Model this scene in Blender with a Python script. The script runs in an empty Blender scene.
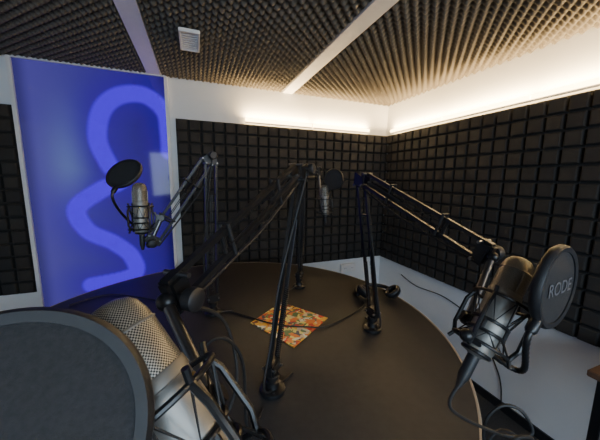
import bpy, bmesh, math, random
import numpy as np
from mathutils import Vector, Matrix
random.seed(4)
sc = bpy.context.scene
# ------------------------------------------------------------------ camera
CAM = Vector((0, 0, 1.5))
YAW = math.radians(21); PITCH = math.radians(8.45); ROLL = math.radians(0.7)
RM = Matrix.Rotation(-YAW, 4, 'Z') @ Matrix.Rotation(math.pi/2-PITCH, 4, 'X') @ Matrix.Rotation(ROLL, 4, 'Z')
cd = bpy.data.cameras.new('camera'); cam = bpy.data.objects.new('camera', cd)
sc.collection.objects.link(cam)
cam.matrix_world = Matrix.Translation(CAM) @ RM
cd.sensor_width = 36; cd.lens = 16.2; cd.clip_start = 0.01
sc.camera = cam
FW = Vector((math.sin(YAW), math.cos(YAW), 0)); RT = Vector((math.cos(YAW), -math.sin(YAW), 0)); UP = Vector((0, 0, 1))
V = lambda *a: Vector(a)
TZ = 0.9; BY = 2.35; RX = 1.84; CZ = 2.25; LX = -2.1; FY = -1.5

# ------------------------------------------------------------------ materials
def mat(name, col, rough=0.5, metal=0.0, emit=None, es=0, var=0.0, vscale=30, bump=0.0, bscale=200, spec=None):
    m = bpy.data.materials.new(name); m.use_nodes = True
    nt = m.node_tree; b = nt.nodes['Principled BSDF']
    b.inputs['Base Color'].default_value = (*col, 1)
    b.inputs['Roughness'].default_value = rough; b.inputs['Metallic'].default_value = metal
    if spec is not None: b.inputs['Specular IOR Level'].default_value = spec
    if emit: b.inputs['Emission Color'].default_value = (*emit, 1); b.inputs['Emission Strength'].default_value = es
    tc = nt.nodes.new('ShaderNodeTexCoord')
    if var > 0:
        n = nt.nodes.new('ShaderNodeTexNoise'); n.inputs['Scale'].default_value = vscale; n.inputs['Detail'].default_value = 5
        r = nt.nodes.new('ShaderNodeValToRGB')
        r.color_ramp.elements[0].position = .3; r.color_ramp.elements[1].position = .7
        r.color_ramp.elements[0].color = (*[c*(1-var) for c in col], 1)
        r.color_ramp.elements[1].color = (*[min(1, c*(1+var)) for c in col], 1)
        nt.links.new(tc.outputs['Object'], n.inputs['Vector']); nt.links.new(n.outputs['Fac'], r.inputs['Fac'])
        nt.links.new(r.outputs['Color'], b.inputs['Base Color'])
    if bump > 0:
        n = nt.nodes.new('ShaderNodeTexNoise'); n.inputs['Scale'].default_value = bscale
        bp = nt.nodes.new('ShaderNodeBump'); bp.inputs['Strength'].default_value = bump; bp.inputs['Distance'].default_value = .002
        nt.links.new(tc.outputs['Object'], n.inputs['Vector']); nt.links.new(n.outputs['Fac'], bp.inputs['Height'])
        nt.links.new(bp.outputs['Normal'], b.inputs['Normal'])
    return m
M_wall = mat('white_wall', (.80, .82, .84), .6, var=.03, vscale=3)
M_floor = mat('carpet', (.03, .032, .036), .95, var=.4, vscale=150, bump=.4)
M_egg = mat('eggcrate_foam', (.120, .106, .085), .95, var=.1, vscale=8, bump=.3, bscale=400)
M_ceil = mat('ceiling_panel', (.1, .09, .08), .9, var=.1)
M_foam = mat('charcoal_foam', (.024, .0225, .0215), .9, var=.15, vscale=6, bump=.4, bscale=500)
M_strip = mat('aluminium_strip', (.8, .8, .82), .45, var=.02)
M_led = mat('led_diffuser', (1, .9, .7), .5, emit=(1, .66, .28), es=20)
M_table = mat('table_laminate', (.022, .022, .024), .5, var=.15, vscale=40, bump=.15, bscale=300, spec=.35)
M_edge = mat('table_edge', (.32, .26, .20), .5, var=.1)
M_black = mat('black_powder_coat', (.008, .008, .009), .36, var=.2, bump=.1)
M_blackm = mat('black_plastic', (.014, .014, .016), .5, var=.2, vscale=60)
M_rubber = mat('cable_rubber', (.010, .010, .011), .55, var=.2)
M_fabric = mat('black_nylon_mesh', (.015, .015, .017), .8, var=.3, vscale=300, bump=.3, bscale=900)
M_silver = mat('satin_nickel', (.28, .265, .24), .48, .6, var=.06, vscale=20)
M_steel = mat('steel', (.20, .20, .21), .35, 1, var=.05)
M_wood = mat('walnut', (.10, .055, .032), .5, var=.35, vscale=12)
M_white = mat('white_plastic', (.8, .8, .8), .45, var=.02)
M_gold = mat('gold_dot', (.8, .55, .15), .3, 1, var=.05)
M_print = mat('printed_letters', (.11, .11, .12), .6, var=.05)
def grille_mat():
    m = mat('grille_mesh', (.5, .47, .42), .42, .65); nt = m.node_tree; b = nt.nodes['Principled BSDF']
    uv = nt.nodes.new('ShaderNodeUVMap')
    ck = nt.nodes.new('ShaderNodeTexChecker'); ck.inputs['Scale'].default_value = 1
    mp = nt.nodes.new('ShaderNodeMapping'); mp.inputs['Scale'].default_value = (120, 84, 1)
    nt.links.new(uv.outputs['UV'], mp.inputs['Vector']); nt.links.new(mp.outputs['Vector'], ck.inputs['Vector'])
    ck.inputs['Color1'].default_value = (.46, .43, .37, 1); ck.inputs['Color2'].default_value = (.05, .048, .044, 1)
    nt.links.new(ck.outputs['Color'], b.inputs['Base Color'])
    bp = nt.nodes.new('ShaderNodeBump'); bp.inputs['Distance'].default_value = .001; bp.inputs['Strength'].default_value = .8
    nt.links.new(ck.outputs['Fac'], bp.inputs['Height']); nt.links.new(bp.outputs['Normal'], b.inputs['Normal'])
    return m
M_grille = grille_mat()

# ------------------------------------------------------------------ mesh builder
def frame(axis, hint=None):
    a = Vector(axis).normalized(); h = Vector(hint) if hint is not None else Vector((0, 0, 1))
    if abs(a.dot(h.normalized())) > .98: h = Vector((1, 0, 0))
    x = (h - a*h.dot(a)).normalized(); y = a.cross(x)
    return Matrix((x, y, a)).transposed()
class MB:
    def __init__(s): s.v = []; s.f = []
    def add(s, vs, fs):
        o = len(s.v); s.v += [Vector(p) for p in vs]; s.f += [tuple(i+o for i in f) for f in fs]
    def tube(s, pts, r, n=10, closed=False, square=False, hint=None):
        pts = [Vector(p) for p in pts]; m = len(pts); vs = []; fs = []
        if square: n = 4
        prev = None
        for i, p in enumerate(pts):
            if closed: t = (pts[(i+1) % m]-pts[i-1])
            else: t = (pts[min(i+1, m-1)]-pts[max(i-1, 0)])
            t.normalize()
            if prev is None:
                fr = frame(t, hint); x = fr.col[0].copy()
            else:
                x = prev - t*prev.dot(t)
                x = x.normalized() if x.length > 1e-6 else frame(t).col[0].copy()
            prev = x; y = t.cross(x)
            rr = r[i] if isinstance(r, (list, tuple)) else r
            for k in range(n):
                a = 2*math.pi*(k+(.5 if square else 0))/n
                q = rr*(1.25 if square else 1)
                vs.append(p+x*math.cos(a)*q+y*math.sin(a)*q)
        for i in range(m if closed else m-1):
            j = (i+1) % m
            for k in range(n):
                l = (k+1) % n
                fs.append((i*n+k, i*n+l, j*n+l, j*n+k))
        if not closed:
            fs.append(tuple(range(n-1, -1, -1))); fs.append(tuple((m-1)*n+k for k in range(n)))
        s.add(vs, fs)
    def ring(s, c, axis, R, r, n=40, k=8):
        fr = frame(axis)
        s.tube([Vector(c)+fr@Vector((R*math.cos(2*math.pi*i/n), R*math.sin(2*math.pi*i/n), 0)) for i in range(n)], r, k, closed=True)
    def lathe(s, prof, c, axis=(0, 0, 1), n=32, hint=None):
        fr = frame(axis, hint); vs = []; fs = []; m = len(prof)
        for (r, z) in prof:
            for k in range(n):
                a = 2*math.pi*k/n
                vs.append(Vector(c)+fr@Vector((max(r, 1e-5)*math.cos(a), max(r, 1e-5)*math.sin(a), z)))
        for i in range(m-1):
            for k in range(n):
                l = (k+1) % n; fs.append((i*n+k, i*n+l, (i+1)*n+l, (i+1)*n+k))
        fs.append(tuple(range(n-1, -1, -1))); fs.append(tuple((m-1)*n+k for k in range(n)))
        s.add(vs, fs)
    def box(s, c, size, R=None, bev=.002):
        bm = bmesh.new(); bmesh.ops.create_cube(bm, size=1)
        for v in bm.verts: v.co = Vector((v.co.x*size[0], v.co.y*size[1], v.co.z*size[2]))
        if bev > 0: bmesh.ops.bevel(bm, geom=bm.edges[:], offset=min(bev, min(size)*.4), segments=2, affect='EDGES')
        bm.verts.ensure_lookup_table(); R = R or Matrix.Identity(3)
        s.add([Vector(c)+R@v.co for v in bm.verts], [tuple(v.index for v in f.verts) for f in bm.faces]); bm.free()
    def sphere(s, c, r):
        n = 16; m = 10; vs = []; fs = []
        for i in range(m+1):
            th = math.pi*i/m
            for k in range(n):
                a = 2*math.pi*k/n
                vs.append(Vector(c)+Vector((r*math.sin(th)*math.cos(a), r*math.sin(th)*math.sin(a), r*math.cos(th))))
        for i in range(m):
            for k in range(n):
                l = (k+1) % n; fs.append((i*n+k, (i+1)*n+k, (i+1)*n+l, i*n+l))
        s.add(vs, fs)
    def obj(s, name, m, parent=None, smooth=True):
        me = bpy.data.meshes.new(name); me.from_pydata([tuple(v) for v in s.v], [], s.f)
        me.validate(); me.update()
        if smooth:
            me.shade_smooth(); me.set_sharp_from_angle(angle=math.radians(38))
        me.materials.append(m)
        o = bpy.data.objects.new(name, me); sc.collection.objects.link(o)
        if parent:
            o.parent = parent; o.matrix_parent_inverse = Matrix.Translation(-parent.location)
        return o
def empty(name, loc):
    e = bpy.data.objects.new(name, None); e.location = loc; e.empty_display_size = .05
    sc.collection.objects.link(e); return e
def bez(p0, p1, p2, p3, n=24):
    return [p0*(1-t)**3+p1*3*t*(1-t)**2+p2*3*t*t*(1-t)+p3*t**3 for t in [i/n for i in range(n+1)]]
def helix(p0, p1, R, turns, n=8):
    fr = frame(p1-p0); L = (p1-p0).length; N = int(turns*n)
    return [p0+fr@Vector((R*math.cos(2*math.pi*i/n), R*math.sin(2*math.pi*i/n), L*i/N)) for i in range(N+1)]
def crv(P, n=8):
    out = []
    for i in range(len(P)-1):
        p0 = P[max(i-1, 0)]; p1 = P[i]; p2 = P[i+1]; p3 = P[min(i+2, len(P)-1)]
        for k in range(n):
            t = k/n
            out.append(.5*((2*p1)+(p2-p0)*t+(2*p0-5*p1+4*p2-p3)*t*t+(3*p1-p0-3*p2+p3)*t**3))
    return out+[P[-1]]

# ------------------------------------------------------------------ room shell
def slab(name, lo, hi, m):
    b = MB(); lo = Vector(lo); hi = Vector(hi); b.box((lo+hi)/2, tuple(hi-lo), bev=0); return b.obj(name, m, smooth=False)
slab('floor', (LX-.1, FY-.1, -.1), (RX+.1, BY+.1, 0), M_floor)
slab('ceiling', (LX-.1, FY-.1, CZ+.03), (RX+.1, BY+.1, CZ+.13), M_ceil)
slab('wall_back', (LX-.1, BY, 0), (RX+.1, BY+.1, CZ+.03), M_wall)
slab('wall_right', (RX, FY, 0), (RX+.1, BY, CZ+.03), M_wall)
slab('wall_left', (LX-.1, FY, 0), (LX, BY, CZ+.03), M_wall)
slab('wall_front', (LX-.1, FY-.1, 0), (RX+.1, FY, CZ+.03), M_wall)
slab('baseboard_right', (RX-.012, FY, 0), (RX, BY, .06), M_blackm)
slab('baseboard_back', (-.17, BY-.012, 0), (RX-.012, BY, .06), M_blackm)

def eggcrate(name, x0, x1, y0, y1):
    P = .056; n = 8
    nx = int((x1-x0)/P*n); ny = int((y1-y0)/P*n)
    xs = np.linspace(x0, x1, nx+1); ys = np.linspace(y0, y1, ny+1)
    X, Y = np.meshgrid(xs, ys, indexing='ij')
    h = .5+.5*np.cos(2*np.pi*X/P)*np.cos(2*np.pi*Y/P)
    h = h**.8
    Z = CZ+.018-.038*h
    Z[0, :] = Z[-1, :] = CZ+.028; Z[:, 0] = Z[:, -1] = CZ+.028
    co = np.stack([X, Y, Z], -1).reshape(-1, 3)
    i, j = np.meshgrid(np.arange(nx), np.arange(ny), indexing='ij')
    a = (i*(ny+1)+j).ravel()
    q = np.stack([a, a+1, a+ny+2, a+ny+1], -1).astype(np.int32)
    me = bpy.data.meshes.new(name); me.vertices.add(len(co)); me.vertices.foreach_set('co', co.ravel())
    me.loops.add(q.size); me.loops.foreach_set('vertex_index', q.ravel())
    me.polygons.add(len(q)); me.polygons.foreach_set('loop_start', np.arange(0, q.size, 4, dtype=np.int32))
    me.polygons.foreach_set('loop_total', np.full(len(q), 4, dtype=np.int32))
    me.update(); me.validate(); me.shade_smooth(); me.materials.append(M_egg)
    o = bpy.data.objects.new(name, me); sc.collection.objects.link(o)
SX = [-1.28, -.25, .77]; sw = .045
edges = [LX]+[c for x in SX for c in (x-sw, x+sw)]+[RX]
for i in range(0, len(edges), 2):
    eggcrate('ceiling_foam', edges[i]+.002, edges[i+1]-.002, -.4 if i else -.2, BY-.002)
for k, x in enumerate(SX):
    slab('trim_%d' % (k+1), (x-sw, FY, CZ-.012), (x+sw, BY-.001, CZ+.03), M_strip)

def blockfoam(name, origin, u, v, n, cu, cv, c=.0893):
    b = MB(); u = Vector(u); v = Vector(v); n = Vector(n); o = Vector(origin); g = .006
    vs = []; fs = []
    for i in range(cu):
        for j in range(cv):
            base = len(vs)
            for (ins, hh) in ((0, .010), (g, .014), (g+.002, .038), (g+.007, .042)):
                for (a, d) in ((0, 0), (1, 0), (1, 1), (0, 1)):
                    uu = i*c+(ins if a == 0 else c-ins); vv = j*c+(ins if d == 0 else c-ins)
                    vs.append(o+u*uu+v*vv+n*hh)
            for l in range(3):
                for k in range(4):
                    k2 = (k+1) % 4; fs.append((base+l*4+k, base+l*4+k2, base+(l+1)*4+k2, base+(l+1)*4+k))
            fs.append((base+12, base+13, base+14, base+15))
    b.add(vs, fs)
    w = cu*c; h = cv*c
    b.add([o, o+u*w, o+u*w+v*h, o+v*h]+[q+n*.012 for q in (o, o+u*w, o+u*w+v*h, o+v*h)],
          [(0, 1, 5, 4), (1, 2, 6, 5), (2, 3, 7, 6), (3, 0, 4, 7)])
    return b.obj(name, M_foam, smooth=False)
FB = .70; C = .0893; ft = FB+14*C
nb = int((RX+.15)/C)
blockfoam('acoustic_foam_panel', (RX-nb*C, BY-.0005, FB), (1, 0, 0), (0, 0, 1), (0, -1, 0), nb, 14)
blockfoam('acoustic_foam_panel', (-1.07-11*C, BY-.0005, FB), (1, 0, 0), (0, 0, 1), (0, -1, 0), 11, 14)
blockfoam('acoustic_foam_panel', (RX-.0005, BY-.045, FB), (0, -1, 0), (0, 0, 1), (-1, 0, 0), 40, 14)

def led(name, p0, p1):
    p0 = Vector(p0); p1 = Vector(p1); e = empty(name, (p0+p1)/2); d = (p1-p0).normalized()
    b = MB(); b.tube([p0+d*.002, p1-d*.002], .015, 12); b.obj('diffuser', M_led, e)
    c = MB()
    c.box((p0+p1)/2-Vector((0, 0, .017)), tuple(abs(k)*((p1-p0).length) + .014*(1-abs(k)) for k in d), bev=.001); c.obj('housing', M_white, e)
    l = bpy.data.lights.new('led_strip', 'AREA'); l.shape = 'RECTANGLE'; l.size = .58; l.size_y = .012; l.energy = 10; l.color = (1, .68, .32)
    o = bpy.data.objects.new('led_strip', l); sc.collection.objects.link(o); o.parent = e; o.matrix_parent_inverse = Matrix.Translation(-e.location)
    z = Vector((0, 0, -1)); m = Matrix((d, z.cross(d), z)).transposed().to_4x4(); m.translation = (p0+p1)/2+Vector((0, 0, .018)); o.matrix_basis = m
lz = ft+.032
led('led_tube_light', (.40, BY-.03, lz), (.99, BY-.03, lz))
led('led_tube_light', (1.01, BY-.03, lz), (1.60, BY-.03, lz))
y = BY-.10
while y > -1.2:
    led('led_tube_light', (RX-.03, y, lz), (RX-.03, y-.60, lz)); y -= .60

# ------------------------------------------------------------------ backlit glass panel
PX0, PX1, PZ0, PZ1 = -1.04, -.185, .06, CZ-.01
poly = [(-.18, 1.70), (-.18, 1.84), (-.20, 1.99), (-.32, 2.09), (-.48, 2.07), (-.59, 1.96), (-.63, 1.77), (-.58, 1.60), (-.52, 1.48), (-.64, 1.41), (-.79, 1.28), (-.74, 1.12), (-.59, 1.02), (-.48, .90), (-.48, .76), (-.75, .71)]
cv = np.array([(p.x, p.y) for p in crv([Vector(p) for p in poly])])
nx, nz = 130, 320
xs = np.linspace(PX0, PX1, nx); zs = np.linspace(PZ0, PZ1, nz)
X, Z = np.meshgrid(xs, zs, indexing='ij')
d = np.full(X.shape, 9.0)
for (a, c) in cv: d = np.minimum(d, np.hypot(X-a, Z-c))
def sm(a, b, x):
    t = np.clip((x-a)/(b-a), 0, 1); return t*t*(3-2*t)
stroke = 1-sm(.042, .072, d)
halo = np.exp(-(d/.17)**2)
u = (X-PX0)/(PX1-PX0); w = (Z-PZ0)/(PZ1-PZ0)
base = np.stack([.018+.055*(1-u), .006+.055*(1-u), .15+.16*(1-u)], -1)
painted_reflection = np.exp(-(((u-.28)/.13)**2+((w-.70)/.15)**2))[..., None]  # bright reflection in the glass, painted into the panel's emission colour
base = base+painted_reflection*np.array([.05, .10, .10])
edge = sm(0, .10, np.minimum(u, 1-u))[..., None]
base = base*(.5+.5*edge)
base = base*(1-.6*halo[..., None])+np.array([.034, .0, .36])*.6*halo[..., None]
col = base*(1-stroke[..., None])+np.array([.075, .0, 1.0])*stroke[..., None]
col = np.concatenate([col, np.ones(col.shape[:2]+(1,))], -1)
i, j = np.meshgrid(np.arange(nx-1), np.arange(nz-1), indexing='ij'); a = (i*nz+j).ravel()
q = np.stack([a, a+nz, a+nz+1, a+1], -1)
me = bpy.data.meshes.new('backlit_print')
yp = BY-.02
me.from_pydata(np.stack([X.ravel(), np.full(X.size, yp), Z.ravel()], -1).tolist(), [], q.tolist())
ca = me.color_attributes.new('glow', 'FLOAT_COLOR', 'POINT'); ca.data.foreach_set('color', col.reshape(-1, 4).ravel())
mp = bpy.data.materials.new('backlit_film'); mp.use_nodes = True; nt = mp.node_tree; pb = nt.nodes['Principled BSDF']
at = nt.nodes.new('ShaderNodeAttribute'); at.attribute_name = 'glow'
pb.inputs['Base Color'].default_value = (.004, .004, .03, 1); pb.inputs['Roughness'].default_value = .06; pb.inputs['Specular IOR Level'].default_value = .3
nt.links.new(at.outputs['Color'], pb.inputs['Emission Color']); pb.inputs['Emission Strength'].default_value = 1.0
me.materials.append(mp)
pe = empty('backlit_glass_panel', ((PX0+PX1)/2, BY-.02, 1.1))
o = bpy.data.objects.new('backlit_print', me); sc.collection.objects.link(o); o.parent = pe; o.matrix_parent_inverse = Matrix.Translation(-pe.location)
b = MB()
for x in (PX0-.012, PX1+.008): b.box((x, BY-.018, (PZ0+PZ1)/2), (.022, .035, PZ1-PZ0), bev=.002)
b.box(((PX0+PX1)/2, BY-.018, PZ0-.01), (PX1-PX0, .035, .022)); b.box(((PX0+PX1)/2, BY-.018, PZ1), (PX1-PX0, .035, .018))
b.obj('frame', M_strip, pe)

# ------------------------------------------------------------------ vent
ve = empty('ceiling_vent', (0, 1.66, CZ)); b = MB()
vx, vy, vz = 0.0, 1.66, CZ-.03
for s in (-1, 1):
    b.box((vx+s*.045, vy, vz), (.010, .22, .016)); b.box((vx, vy+s*.105, vz), (.095, .012, .016))
b.obj('frame', M_white, ve)
b = MB()
for k in range(8): b.box((vx, vy-.086+k*.0245, vz), (.085, .009, .008), bev=.001)
b.obj('slats', M_white, ve)
b = MB(); b.box((vx, vy, vz+.014), (.09, .20, .004)); b.obj('duct', M_blackm, ve)

sp = V(1.43, BY, .61); se = empty('wall_socket', (sp.x, BY-.02, .61)); b = MB()
b.box((sp.x, BY-.018, sp.z), (.17, .036, .085), bev=.006); b.obj('housing', M_white, se); b = MB()
for k in (-1, 1): b.lathe([(.026, 0), (.026, .003), (.021, .003), (.020, .001)], (sp.x+k*.04, BY-.036, sp.z), (0, -1, 0), 24)
b.obj('outlets', M_strip, se); b = MB()
for k in (-1, 1):
    for e in (-.008, .008): b.lathe([(.003, 0), (.003, .002)], (sp.x+k*.04+e, BY-.038, sp.z), (0, -1, 0), 10)
b.obj('holes', M_black, se)

# ------------------------------------------------------------------ table
TC = Vector((.09, 1.07, 0)); TR = .876
te = empty('round_table', TC)
b = MB(); b.lathe([(TR-.004, TZ-.028), (TR-.003, TZ-.002), (TR-.006, TZ)], TC, n=128); b.obj('top', M_table, te)
b = MB(); vs = []; fs = []; n = 160
prof = [(TR-.004, TZ-.032), (TR+.001, TZ-.032), (TR+.003, TZ-.028), (TR+.003, TZ-.003), (TR, TZ+.0006), (TR-.005, TZ+.0008), (TR-.005, TZ-.01)]
for (r, z) in prof:
    for k in range(n):
        a = 2*math.pi*k/n; vs.append(TC+Vector((r*math.cos(a), r*math.sin(a), z)))
for i in range(len(prof)-1):
    for k in range(n): l = (k+1) % n; fs.append((i*n+k, i*n+l, (i+1)*n+l, (i+1)*n+k))
b.add(vs, fs); b.obj('edge_band', M_edge, te)
b = MB(); b.lathe([(.34, 0), (.34, .012), (.32, .02), (.08, .035), (.055, .06), (.05, .1), (.05, .80), (.08, .84), (.22, .86), (.22, TZ-.029)], TC, n=48); b.obj('pedestal', M_black, te)

# magazine
mz = [V(.191, 1.061, TZ), V(.369, 1.204, TZ), V(.515, .989, TZ), V(.306, .841, TZ)]
b = MB(); up = Vector((0, 0, .004)); b.add([p+Vector((0, 0, .0006)) for p in mz]+[p+up for p in mz], [(3, 2, 1, 0), (4, 5, 6, 7), (0, 1, 5, 4), (1, 2, 6, 5), (2, 3, 7, 6), (3, 0, 4, 7)])
mm = mat('magazine_print', (.8, .3, .1), .35); nt = mm.node_tree; pb = nt.nodes['Principled BSDF']
tc = nt.nodes.new('ShaderNodeTexCoord'); n1 = nt.nodes.new('ShaderNodeTexVoronoi'); n1.inputs['Scale'].default_value = 60
nz1 = nt.nodes.new('ShaderNodeTexNoise'); nz1.inputs['Scale'].default_value = 30; nz1.inputs['Detail'].default_value = 3
vm = nt.nodes.new('ShaderNodeVectorMath'); vm.operation = 'MULTIPLY_ADD'; vm.inputs[1].default_value = (.06, .06, 0)
nt.links.new(tc.outputs['Object'], nz1.inputs['Vector']); nt.links.new(nz1.outputs['Color'], vm.inputs[0]); nt.links.new(tc.outputs['Object'], vm.inputs[2])
cr = nt.nodes.new('ShaderNodeValToRGB'); cr.color_ramp.interpolation = 'CONSTANT'; els = cr.color_ramp.elements
els[0].position = 0; els[0].color = (.75, .05, .02, 1); els[1].position = .90; els[1].color = (.90, .86, .7, 1)
for p, c in ((.15, (.90, .48, .04, 1)), (.32, (.95, .80, .24, 1)), (.46, (.20, .03, .02, 1)), (.56, (.10, .20, .06, 1)), (.66, (.85, .22, .03, 1)), (.76, (.08, .08, .12, 1)), (.82, (.80, .60, .42, 1))):
    e = els.new(p); e.color = c
nt.links.new(vm.outputs['Vector'], n1.inputs['Vector']); sx = nt.nodes.new('ShaderNodeSeparateColor')
nt.links.new(n1.outputs['Color'], sx.inputs[0]); nt.links.new(sx.outputs[0], cr.inputs['Fac']); nt.links.new(cr.outputs['Color'], pb.inputs['Base Color'])
b.obj('magazine', mm, smooth=False)

# headphones lying on the table
hp = V(.864, 1.127, TZ+.001); he = empty('headphones', hp)
fx = RT; fy = FW
b = MB()
band = [hp+fx*(.10*math.cos(a))+fy*(.085*math.sin(a))+Vector((0, 0, .016+.006*math.sin(a))) for a in [math.radians(-20+k*220/24) for k in range(25)]]
b.tube(band, .010, 10); b.obj('headband', M_blackm, he)
b = MB(); c2 = MB()
for s in (-1, 1):
    cc = hp+fx*(.075*s)-fy*.055+Vector((0, 0, .040)); ax = (Vector((0, 0, 1))+fx*(-.7*s)).normalized()
    b.lathe([(.005, -.018), (.030, -.017), (.038, -.008), (.040, 0)], cc, ax, 28)
    c2.ring(cc+ax*.008, ax, .030, .011, 28, 10)
    b.tube([cc+fx*.02*s, hp+fx*(.10*s)+Vector((0, 0, .016))-fy*.01], .006, 8)
b.obj('ear_cups', M_black, he); c2.obj('ear_pads', M_rubber, he)

# ------------------------------------------------------------------ boom arm
def boom_arm(base, elbow, end):
    Zv = UP; base = Vector(base)+Zv*.001; e = empty('microphone_boom_arm', base)
    h = end-elbow; h.z = 0; h.normalize(); n = Zv.cross(h).normalized()
    b = MB(); b.lathe([(.036, 0), (.037, .004), (.036, .010), (.030, .013), (.020, .015), (.018, .030), (.013, .034), (.013, .062)], base, n=32)
    b.lathe([(.019, .040), (.020, .044), (.020, .052), (.017, .055)], base, n=24)
    b.obj('base_flange', M_black, e)
    b = MB()
    for k in range(3):
        a = 2*math.pi*k/3+.4; b.lathe([(.004, .012), (.004, .015)], base+Vector((.026*math.cos(a), .026*math.sin(a), 0)), n=10)
    rods = MB(); plates = MB(); spr = MB(); knobs = MB()
    S = base+Vector((0, 0, .075)); R = Matrix((h, n, Zv)).transposed()
    plates.box(base+Vector((0, 0, .075)), (.055, .030, .035), R, .004)
    def seg(p, q, sp):
        dd = (q-p).normalized(); pr = n.cross(dd).normalized()
        for s in (-1, 1):
            rods.tube([p+pr*sp*s, q+pr*sp*s], .0055, square=True, hint=pr)
            b.lathe([(.004, -.021), (.004, .021)], p+pr*sp*s, n, 10); b.lathe([(.004, -.021), (.004, .021)], q+pr*sp*s, n, 10)
        L = (q-p).length
        for s in (-1, 1):
            o1 = n*.013*s
            spr.tube(helix(p+dd*.03+o1, p+dd*(L*.42)+o1, .0055, 34, 7), .0013, 5)
            spr.tube([p+dd*(L*.42)+o1, p+dd*(L*.78)+o1], .0015, 6)
        plates.tube([p+dd*(L*.78)-pr*sp, p+dd*(L*.78)+pr*sp], .004, 8)
        return dd, pr
    d1, p1 = seg(S, elbow-(elbow-S).normalized()*.03, .022)
    u0 = elbow+(end-elbow).normalized()*.03
    d2, p2 = seg(u0, end, .022)
    A = elbow-d1*.03
    cor = [A-p1*.027, A+p1*.027, A+p1*.022+d1*.03, u0+p2*.026, u0-p2*.026]
    cor.append(elbow+(d1-d2).normalized()*.022); ctr = sum(cor, Vector())/len(cor)
    cor.sort(key=lambda q: math.atan2((q-ctr).dot(Zv), (q-ctr).dot(h)))
    for s in (-1, 1):
        m = len(cor); o1 = n*.013*s; o2 = n*.017*s
        plates.add([q+o1 for q in cor]+[q+o2 for q in cor], [tuple(range(m)), tuple(range(2*m-1, m-1, -1))]+[(k, (k+1) % m, m+(k+1) % m, m+k) for k in range(m)])
    b.obj('bolts', M_steel, e)
    knobs.lathe([(.006, 0), (.006, .012), (.014, .013), (.016, .018), (.016, .026), (.013, .029)], elbow+n*.015, n, 14)
    R2 = Matrix((d2, n, d2.cross(n))).transposed()
    plates.box(end+d2*.010, (.035, .026, .056), R2, .006)
    knobs.lathe([(.006, 0), (.006, .010), (.014, .012), (.016, .017), (.016, .028), (.012, .031)], end+d2*.018+n*.012, n, 14)
    rods.obj('rods', M_black, e); plates.obj('brackets', M_black, e); spr.obj('springs', M_black, e); knobs.obj('knobs', M_blackm, e)
    c = MB(); o1 = -p2*.031 if p2.z > 0 else p2*.031
    pts = crv([end+o1+d2*.02, end-d2*.12+o1*1.3, end-d2*.25+o1*1.5, u0+o1*1.1, elbow+n*.022-d1*.02, S+d1*.25+p1*.032, S+d1*.08+p1*.034, base+Vector((0, 0, .03))+h*.045, base+Vector((0, 0, .004))-h*.08+n*.03], 6)
    c.tube(pts, .0032, 8); c.obj('cable', M_rubber, e)
    c = MB()
    for t in (.3, .75):
        P = u0+d2*((end-u0).length*t); c.tube([P-p2*.034-n*.009, P+p2*.028-n*.009, P+p2*.028+n*.009, P-p2*.034+n*.009], .004, 6, closed=True)
    c.obj('cable_ties', M_rubber, e)
    return end+d2*.03

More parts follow.
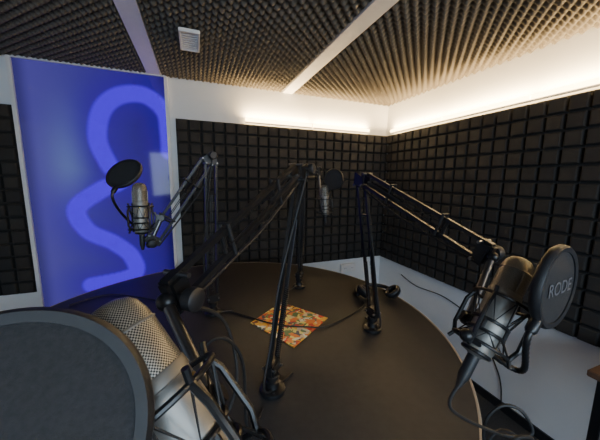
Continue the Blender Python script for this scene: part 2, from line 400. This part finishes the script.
# ------------------------------------------------------------------ microphone in shock mount
def microphone(c, axis, attach):
    c = Vector(c); axis = Vector(axis).normalized(); attach = Vector(attach)
    e = empty('condenser_microphone', c); fr = frame(axis, attach-c)
    W = lambda x, y, z: c+fr@Vector((x, y, z))
    b = MB(); b.lathe([(.010, -.120), (.012, -.118), (.0195, -.116), (.0225, -.110), (.0245, -.100), (.0250, -.09), (.0250, -.004), (.0262, -.003), (.0262, .006), (.0255, .007)], c, axis, 40, attach-c)
    b.obj('body', M_silver, e)
    prof = [(.0248, .006), (.0250, .02), (.0250, .045), (.0240, .058), (.0215, .067), (.017, .073), (.010, .0765), (.0001, .0775)]
    n = 40; vs = []; fs = []; uvs = []
    for i, (r, z) in enumerate(prof):
        for k in range(n+1):
            a = 2*math.pi*k/n; vs.append(W(r*math.cos(a), r*math.sin(a), z)); uvs.append((k/n, (z+(.025-r)*.8)/.12))
    for i in range(len(prof)-1):
        for k in range(n): fs.append((i*(n+1)+k, i*(n+1)+k+1, (i+1)*(n+1)+k+1, (i+1)*(n+1)+k))
    g = MB(); g.add(vs, fs); go = g.obj('grille', M_grille, e); me = go.data; ul = me.uv_layers.new(name='UVMap')
    if len(me.vertices) == len(uvs):
        for lp in me.loops: ul.data[lp.index].uv = uvs[lp.vertex_index]
    b = MB(); b.tube([W(-.0255, 0, .006), W(-.0255, 0, .045)], .0012, 6); b.tube([W(.0255, 0, .006), W(.0255, 0, .045)], .0012, 6)
    b.ring(c+axis*.048, axis, .0247, .0014, 40, 6); b.obj('grille_frame', M_silver, e)
    b = MB(); b.lathe([(.004, 0), (.004, .0015)], W(0, -.0245, -.015), fr@Vector((0, -1, 0)), 14); b.obj('gold_dot', M_gold, e)
    s = MB(); zt, zb = -.012, -.098; Ro = .043
    for z in (zt, zb): s.ring(c+axis*z, axis, Ro, .0028, 40, 8)
    s.ring(c+axis*(-.055), axis, .0275, .003, 36, 8); s.ring(c+axis*(-.075), axis, .0275, .003, 36, 8)
    for k in range(4):
        a = math.pi/4+k*math.pi/2; x, y2 = math.cos(a), math.sin(a)
        s.tube([W(Ro*x, Ro*y2, zt), W(.050*x, .050*y2, -.03), W(.050*x, .050*y2, -.08), W(Ro*x, Ro*y2, zb)], .0036, 8)
        s.tube([W(Ro*x, Ro*y2, zt), W(1.14*Ro*x, 1.14*Ro*y2, zt+.012)], .0032, 8)
        s.tube([W(Ro*x, Ro*y2, zb), W(1.14*Ro*x, 1.14*Ro*y2, zb-.012)], .0032, 8)
        s.tube([W(.0275*x, .0275*y2, -.055), W(.0275*x, .0275*y2, -.075)], .003, 6)
    s.ring(c+axis*(-.112), axis, .020, .004, 28, 8)
    s.tube([W(.046, 0, -.035), W(.054, 0, -.055), W(.046, 0, -.085)], .005, 8)
    s.box(W(.060, 0, -.058), (.022, .014, .026), fr, .004); yk = W(.070, 0, -.058)
    s.lathe([(.007, -.014), (.011, -.014), (.011, -.009), (.008, -.008), (.008, .008), (.011, .009), (.011, .014)], yk, fr.col[1], 16)
    s.obj('shock_mount', M_black, e)
    s = MB()
    for k in range(8):
        a = k*math.pi/4; a2 = (k+.5)*math.pi/4
        for z, zi in ((zt, -.055), (zb, -.075)):
            s.tube([W(Ro*math.cos(a), Ro*math.sin(a), z), W(.028*math.cos(a2), .028*math.sin(a2), zi), W(Ro*math.cos(a+math.pi/4), Ro*math.sin(a+math.pi/4), z)], .0013, 5)
    s.obj('elastic_cords', M_rubber, e)
    s = MB(); s.tube([yk, attach], .0075, 12); s.obj('mount_stem', M_steel, e)
    s = MB(); s.sphere(attach, .013); s.lathe([(.010, -.012), (.012, -.010), (.012, .010), (.010, .012)], yk, (attach-yk), 14); s.obj('mount_joint', M_black, e)
    s = MB(); s.lathe([(.0095, 0), (.0095, -.04), (.007, -.048), (.0045, -.06)][::-1], W(0, 0, -.118), axis, 18); s.obj('xlr_plug', M_blackm, e)
    return W
def pop_filter(c, nrm, mount, ctrl=None, R=.075, label=False):
    c = Vector(c); nrm = Vector(nrm).normalized(); mount = Vector(mount); e = empty('pop_filter', c); fr = frame(nrm)
    b = MB(); n = 72
    prof = [(R-.006, -.006), (R+.001, -.007), (R+.004, -.003), (R+.004, .003), (R+.001, .007), (R-.006, .006)]
    vs = []; fs = []; m = len(prof)
    for (r, z) in prof:
        for k in range(n): a = 2*math.pi*k/n; vs.append(c+fr@Vector((r*math.cos(a), r*math.sin(a), z)))
    for i in range(m):
        for k in range(n): l = (k+1) % n; fs.append((i*n+k, i*n+l, ((i+1) % m)*n+l, ((i+1) % m)*n+k))
    b.add(vs, fs); b.obj('rim', M_blackm, e)
    b = MB()
    for s in (-1, 1):
        b.lathe([(R-.004, .004*s), (R*.5, .0055*s), (.001, .006*s)] if s > 0 else [(.001, -.006), (R*.5, -.0055), (R-.004, -.004)], c, nrm, 72)
    b.obj('mesh_screen', M_fabric, e)
    d = (mount-c); d = (d-nrm*d.dot(nrm)).normalized()
    st = c+d*(R+.002)
    b = MB(); b.lathe([(.007, -.004), (.008, 0), (.008, .018), (.006, .022)], st, d, 16)
    pts = bez(st+d*.02, st+d*.07, ctrl if ctrl is not None else mount+Vector((0, 0, -.05)), mount, 40)
    rr = [.0042+(.0006 if k % 2 else 0) for k in range(len(pts))]
    b.tube(pts, rr, 10); b.sphere(mount, .011); b.obj('gooseneck', M_black, e)
    if label:
        cu = bpy.data.curves.new('lettering', 'FONT'); cu.body = 'RODE'; cu.size = .030; cu.align_x = 'CENTER'; cu.align_y = 'CENTER'; cu.extrude = .0003
        o = bpy.data.objects.new('lettering', cu); sc.collection.objects.link(o); cu.materials.append(M_print)
        zz = nrm; yy = (Vector((0, 0, 1))-zz*zz.z).normalized(); xx = yy.cross(zz)
        mw = Matrix((xx, yy, zz)).transposed().to_4x4(); mw.translation = c+nrm*.0068
        o.parent = e; o.matrix_parent_inverse = Matrix.Translation(-e.location); o.matrix_basis = mw

aA = boom_arm(V(.181, .676, TZ), V(.285, .748, 1.532), V(-.024, .395, 1.351))
aB = boom_arm(V(.049, 1.202, TZ), V(.061, 1.209, 1.594), V(-.159, 1.154, 1.272))
aC = boom_arm(V(.521, 1.36, TZ), V(.540, 1.357, 1.559), V(.742, 1.622, 1.560))
aD = boom_arm(V(.647, .85, TZ), V(.565, .854, 1.514), V(.598, .413, 1.348))

W1 = microphone(V(-.200, 1.169, 1.405), (.0, .1, 1), aB)
pop_filter(V(-.236, 1.130, 1.515), -FW*.75+UP*.6-RT*.1, W1(0, .05, -.09), R=.06)
W3 = microphone(V(.755, 1.535, 1.395), RT*-.05+UP, aC)
pop_filter(V(.795, 1.50, 1.505), -FW*.8-RT*.5, W3(0, .05, -.09), R=.062)
W4 = microphone(V(.508, .298, 1.299), RT*.50+UP*.75+FW*.25, aD)
pop_filter(V(.515, .232, 1.340), RT*.47-FW*.88, W4(-.03, .04, -.10), ctrl=V(.580, .248, 1.113), label=True, R=.063)
W2 = microphone(V(-.036, .228, 1.334), -RT*.60+UP*.78+FW*.15, aA)
pop_filter(V(-.111, .180, 1.347), RT*.30-FW*.70+UP*.50, W2(0, .05, -.09), R=.075)

# loose cables
def cable(pts, r=.0032, name='microphone_cable'):
    b = MB(); b.tube(crv([Vector(p) for p in pts], 8), r, 8); return b.obj(name, M_rubber)
z0 = TZ+.0042
cable([V(.093, 1.216, z0), V(.182, 1.126, z0), V(.24, 1.05, z0+.003), V(.316, .976, z0+.007), V(.40, .94, z0+.006), V(.468, .922, z0+.004), V(.614, .972, z0), V(.727, 1.033, z0), V(.752, 1.07, z0)])
x0 = W4(0, 0, -.17); c0 = x0+RT*.10+UP*-.10
coil = [c0+RT*(.035*math.cos(t*.9))+FW*(.02*math.sin(t*.5))+UP*(.05*math.sin(t*.9)-.004*t) for t in range(0, 32)]
cable([x0, x0+(x0-W4(0, 0, -.1)).normalized()*.03-UP*.02, c0-RT*.02]+coil+[c0+RT*.04-UP*.35, c0+RT*.05-UP*.8, Vector((c0.x+.1, c0.y-.05, .02)), Vector((c0.x+.3, c0.y-.2, .006))], .0028, 'coiled_cable')
cable([aA, V(.03, .42, 1.28), V(.05, .41, 1.18), V(.02, .40, 1.11), V(-.03, .39, 1.13), V(-.03, .39, 1.21), V(.02, .40, 1.26), V(.06, .42, 1.20), V(.07, .45, 1.05), V(.09, .52, .94), V(.12, .59, z0), V(.14, .62, z0)], .003, 'looped_cable')
cable([V(-.58, 1.50, z0), V(-.45, 1.58, z0), V(-.25, 1.46, z0), V(-.10, 1.32, z0), V(.0, 1.23, z0)], .003)
cable([V(RX-.01, 2.0, .60), V(RX-.01, 1.8, .56), V(RX-.01, 1.5, .58), V(RX-.01, 1.25, .50), V(RX-.01, 1.05, .25), V(RX-.02, 1.0, .066)], .004, 'wall_cable')

# side table (right edge)
cx, cy = 1.332+.235, .47-.30
s = empty('side_table', (cx, cy, 0)); b = MB(); b.box((cx, cy, .80), (.46, .60, .025), bev=.003); b.obj('top', M_wood, s)
b = MB()
for x in (-1, 1):
    for yy in (-1, 1): b.box((cx+x*.20, cy+yy*.26, .394), (.03, .03, .788))
b.obj('legs', M_black, s)

# window behind the camera
we = empty('window_1', (.3, FY, 1.45)); b = MB()
for x in (-1, 0, 1): b.box((.3+x*1.15, FY+.02, 1.45), (.05, .04, 1.25))
for z in (-1, 1): b.box((.3, FY+.02, 1.45+z*.6), (2.35, .04, .05))
b.obj('frame', M_strip, we)
# ------------------------------------------------------------------ lights
def area(name, loc, target, size, sy, power, col):
    l = bpy.data.lights.new(name, 'AREA'); l.shape = 'RECTANGLE'; l.size = size; l.size_y = sy; l.energy = power; l.color = col
    o = bpy.data.objects.new(name, l); sc.collection.objects.link(o); o.location = loc
    o.rotation_euler = (Vector(target)-Vector(loc)).to_track_quat('-Z', 'Y').to_euler(); return o
area('window_daylight', (.3, FY+.05, 1.45), (.4, 1.5, .6), 2.2, 1.1, 68, (.62, .81, 1.0))
w = bpy.data.worlds.new('world'); sc.world = w; w.use_nodes = True
w.node_tree.nodes['Background'].inputs['Color'].default_value = (.05, .06, .08, 1)
